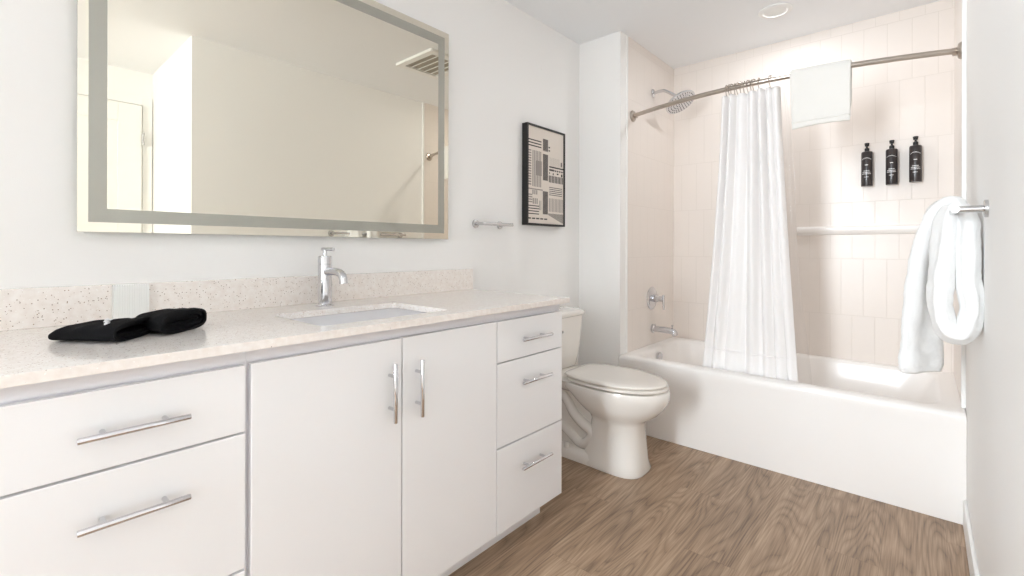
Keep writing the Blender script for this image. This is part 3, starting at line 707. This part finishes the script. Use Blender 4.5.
# rings
def make_ring(x, dx, lbl):
    t = empty('curtain_ring', (x, rod_y(x), RZ), lbl, 'curtain ring', 'curtain rings on the rod')
    bm = bmesh.new(); pts = []
    for k in range(17):
        a = radians(-35 + 250 * k / 16); pts.append(Vector((0, .019 * cos(a), .0165 * sin(a) + .002)))
    pts += [Vector((.001, -.010, -.026)), Vector((.002, -.004, -.040)), Vector((.002, .006, -.044)), Vector((.002, .011, -.038))]
    tube(bm, pts, .0024, 8); o = obj('hook', bm, 'nickel', t, smooth=True)
    bm = bmesh.new()
    for k in range(3): lathe(bm, [(0, -.0035), (.0028, -.002), (.0035, 0), (.0028, .002), (0, .0035)], at=(0, (.006, 0, -.006)[k], .0195), n=10)
    obj('roller_beads', bm, 'nickel', t, smooth=True)
    return t
xs = [-0.789, -0.774, -0.762, -0.747, -0.732, -0.718, -0.701, -0.682, -0.668, -0.654, -0.631, -0.578]
proto = make_ring(xs[0], 0, 'chrome hook on the rod, leftmost of the twelve curtain hooks')
ords = ['second', 'third', 'fourth', 'fifth', 'sixth', 'seventh', 'eighth', 'ninth', 'tenth', 'eleventh', '']
for k, x in enumerate(xs[1:]):
    r = copy_tree(proto); r.location.x = x; r.location.y = rod_y(x); r.rotation_euler.z = random.uniform(-.35, .35)
    r['label'] = ('chrome hook on the rod, %s from the left of twelve curtain hooks' % ords[k]) if ords[k] else 'chrome curtain hook standing apart at the right curtain edge, nearest the hand towel'

# hand towel over the rod
t = empty('hand_towel', (-.37, 2.62, RZ), 'small cream hand towel folded over the curtain rod', 'towel')
bm = bmesh.new(); NU, sec = 26, []
r0 = RR + .0085
front = [(-r0 - .006, z) for z in (1.690, 1.694, 1.73, 1.77, 1.81, 1.86, 1.90, 1.935)]
top = [(-(r0 + .001) * cos(radians(a)), RZ + (r0 + .001) * sin(radians(a))) for a in (10, 35, 60, 90, 120, 145, 170)]
back = [(r0 + .004, z) for z in (1.935, 1.90, 1.86, 1.80, 1.76)]
path = front + top + back
G = []
for j, (a, z) in enumerate(path):
    row = []
    for i in range(NU + 1):
        s = i / NU; hang = max(0, (RZ - z) / .24)
        x = -.492 + .240 * s + (.010 * (1 - s) - .002 * s) * hang
        y = rod_y(x) + a + .0035 * sin(5 * s + 2 * hang) * hang * (1 if a < 0 else -1)
        zz = z + (.004 * sin(3.2 * s) + (-.012 * (1-s))) * hang
        if s in (0, 1): y += .002
        row.append(bm.verts.new((x, y, zz)))
    G.append(row)
for j in range(len(G)-1):
    for i in range(NU): bm.faces.new((G[j][i], G[j][i+1], G[j+1][i+1], G[j+1][i]))
c = part('towel_cloth', bm, 'cream_towel', t, smooth=True, angle=180)
sm = c.modifiers.new('s', 'SOLIDIFY'); sm.thickness = .014; sm.offset = 0
sb = c.modifiers.new('b', 'SUBSURF'); sb.levels = 1; sb.render_levels = 1
bm = bmesh.new()
loft(bm, [[Vector((x, rod_y(x) - r0 - .0132 + .0035 * sin(5 * s + 2), z)) for z, x in ((1.714 - .010 * (1-s), -.482 + .229*s), (1.722 - .010 * (1-s), -.482 + .229*s))] for s in [k / 20 for k in range(21)]], cap0=False, cap1=False, closed=False)
hm = part('border_band', bm, 'cream_towel', t, smooth=True, angle=180); s3 = hm.modifiers.new('s', 'SOLIDIFY'); s3.thickness = .002; s3.offset = 0

# ------------------------------------------------------------------ bottles
def make_bottle(x, lbl):
    y = YB - .040
    t = empty('pump_bottle', (x, y, 1.463), lbl, 'bottle', 'dark pump bottles on the shower wall')
    r = .027
    body = part('bottle_body', lathe(bmesh.new(), [(0, 0), (r*.96, 0), (r, .003), (r, .190), (r*.9, .197), (.012, .2005), (0, .2005)], at=(x, y, 1.463), n=40), 'bottle', t, smooth=True)
    bm = bmesh.new(); lathe(bm, [(0, .2005), (.0115, .2005), (.0115, .216), (.009, .219), (.005, .22), (.005, .232), (0, .232)], at=(x, y, 1.463), n=20)
    lathe(bm, [(0, .230), (.010, .230), (.0105, .236), (.012, .247), (.008, .249), (0, .249)], at=(x, y, 1.463), n=20)
    part('pump', bm, 'pump', t, smooth=True)
    part('pump_nozzle', tube(bmesh.new(), [(x, y, 1.463 + .242), (x, y - .028, 1.463 + .240), (x, y - .032, 1.463 + .234)], .0038, 10), 'pump', t, smooth=True)
    BMS = [bmesh.new() for _ in range(3)]; bm = BMS[0]
    def mark(a0, a1, z0, z1, lift=.0004):
        for k in range(6):
            p0, p1 = radians(a0 + (a1-a0)*k/6), radians(a0 + (a1-a0)*(k+1)/6); R = r + lift
            q = [Vector((x + R*sin(a), y - R*cos(a), 1.463 + z)) for a, z in ((p0, z0), (p1, z0), (p1, z1), (p0, z1))]
            bm.faces.new([bm.verts.new(v) for v in q])
    for k in range(9):                                   # arched line of lettering
        a = -52 + k * 11.6; z = .150 + .008 * cos(radians((k - 4) * 22)); mark(a, a + 7, z, z + .0038)
    bm = BMS[1]; mark(-16, 16, .118, .1215)
    bm = BMS[2]
    for z, a in ((.084, 30), (.075, 42), (.067, 46)):
        k = -a
        while k < a: w_ = 5 + (k * 7 + int(z*1000)) % 6; mark(k, min(k + w_, a), z, z + .004); k += w_ + 3
    mark(-24, -4, .050, .0525); mark(0, 22, .050, .0525)
    for q in BMS: part('lettering', q, 'white_print', body)
    bm = bmesh.new(); box(bm, x - .011, x + .011, YB - .014, YB - .001, 1.52, 1.60)
    part('wall_bracket', bm, 'pump', t, bevel=.002)
    return t
b0 = make_bottle(-.248, 'dark pump bottle on the shower wall, leftmost of the three and nearest the hand towel')
b1 = copy_tree(b0); b1.location.x = -.137; b1['label'] = 'dark pump bottle on the shower wall, middle of the three'
b2 = copy_tree(b0); b2.location.x = -.036; b2.location.z += .006; b2['label'] = 'dark pump bottle on the shower wall, rightmost of the three and nearest the corner'

# ------------------------------------------------------------------ towel bar and bath towel on the right wall
BX, BZ = XR - .065, 1.214
t = empty('towel_bar', (XR, 2.12, BZ), 'satin metal towel bar on the right wall carrying the white bath towel', 'towel bar')
for y in (1.80, 2.44):
    part('post', flange_post(bmesh.new(), (XR, y, BZ), (-1, 0, 0), r=.024, th=.007, L=.067, pr=.0095), 'steel', t, smooth=True)
part('bar', lathe(bmesh.new(), [(0, 0), (.0095, 0), (.0095, .66), (0, .66)], axis=(0, 1, 0), at=(BX, 1.79, BZ), n=20), 'steel', t, smooth=True)

t = empty('bath_towel', (BX, 2.05, BZ), 'thick white bath towel knotted over the bar with one tail and one hanging loop', 'towel')
def ribbon(name, pts, widths, thick, n=22, wob=.004, ph=0):
    """cloth strip swept along pts: section = flattened oval, wide along 'cross'"""
    P = smoothpath([p for p, _ in pts], 8); C_ = smoothpath([c for _, c in pts], 8)
    Wd = smoothpath([Vector((a, b, 0)) for a, b in zip(widths, thick)], 8)
    loops = []
    m = len(P)
    for i in range(m):
        T = (P[min(i+1, m-1)] - P[max(i-1, 0)]).normalized(); c = C_[i]; c = (c - T * c.dot(T)).normalized(); nn = T.cross(c)
        w, h = Wd[i].x / 2, Wd[i].y / 2; L = []
        for k in range(n * 2):
            a = 2*pi*k/(n*2); ca, sa = cos(a), sin(a)
            rp = 1 + .20 * sin(5*a + ph + i*.05) * abs(sa)
            L.append(P[i] + c * (w * math.copysign(abs(ca)**.8, ca)) + nn * (h * math.copysign(abs(sa)**.8, sa) * rp) + Vector((0, 0, wob * sin(i*.5 + 3*a) * .3)))
        loops.append(L)
    bm = loft(bmesh.new(), loops)
    bmesh.ops.triangulate(bm, faces=[f for f in bm.faces if len(f.verts) > 4])
    o = part(name, bm, 'white_towel', t, smooth=True, angle=180)
    sb = o.modifiers.new('u', 'SUBSURF'); sb.levels = sb.render_levels = 1
    tx = bpy.data.textures.new(name, 'CLOUDS'); tx.noise_scale = .07; dm = o.modifiers.new('d', 'DISPLACE'); dm.texture = tx; dm.strength = .011; dm.mid_level = .5
    tx = bpy.data.textures.new(name + '_pile', 'CLOUDS'); tx.noise_scale = .006; dm = o.modifiers.new('p', 'DISPLACE'); dm.texture = tx; dm.strength = .0035; dm.mid_level = .5
    return o
V3 = Vector
# tail: over the bar, then falling away from the wall
ribbon('hanging_tail', [(V3((.108, 2.17, 1.10)), V3((0, 1, 0))), (V3((.104, 2.16, 1.19)), V3((0, 1, 0))), (V3((.070, 2.13, 1.250)), V3((0, 1, 0))), (V3((.030, 2.11, 1.222)), V3((.1, 1, 0))),
                     (V3((.008, 2.10, 1.12)), V3((.35, 1, 0))), (V3((.000, 2.10, 1.0)), V3((.55, 1, 0))), (V3((-.004, 2.10, .86)), V3((.75, 1, 0))), (V3((-.006, 2.10, .74)), V3((.85, 1, 0))), (V3((-.006, 2.10, .70)), V3((.85, 1, 0))), (V3((-.006, 2.10, .688)), V3((.85, 1, 0)))],
       [.10, .11, .12, .12, .13, .145, .155, .16, .158, .14], [.03, .04, .045, .05, .055, .055, .05, .045, .04, .02], ph=.4)
# loop: from the bar down and back up, its two runs nearly touching
ribbon('hanging_loop', [(V3((.060, 1.97, 1.236)), V3((-.2, 1, 0))), (V3((.050, 1.965, 1.19)), V3((-.2, 1, 0))), (V3((.045, 1.955, 1.10)), V3((-.1, 1, 0))), (V3((.040, 1.945, 1.0)), V3((0, 1, 0))), (V3((.039, 1.94, .93)), V3((0, 1, 0))), (V3((.058, 1.93, .862)), V3((.1, 1, 0))),
                      (V3((.088, 1.93, .858)), V3((.1, 1, 0))), (V3((.105, 1.935, .92)), V3((0, 1, 0))), (V3((.100, 1.94, 1.0)), V3((0, 1, 0))), (V3((.094, 1.945, 1.10)), V3((-.1, 1, 0))), (V3((.090, 1.955, 1.19)), V3((-.2, 1, 0))), (V3((.066, 1.965, 1.240)), V3((-.2, 1, 0)))],
       [.10, .11, .12, .12, .12, .12, .12, .12, .12, .12, .11, .10], [.03, .046, .054, .056, .052, .056, .056, .048, .052, .054, .05, .035], ph=2)
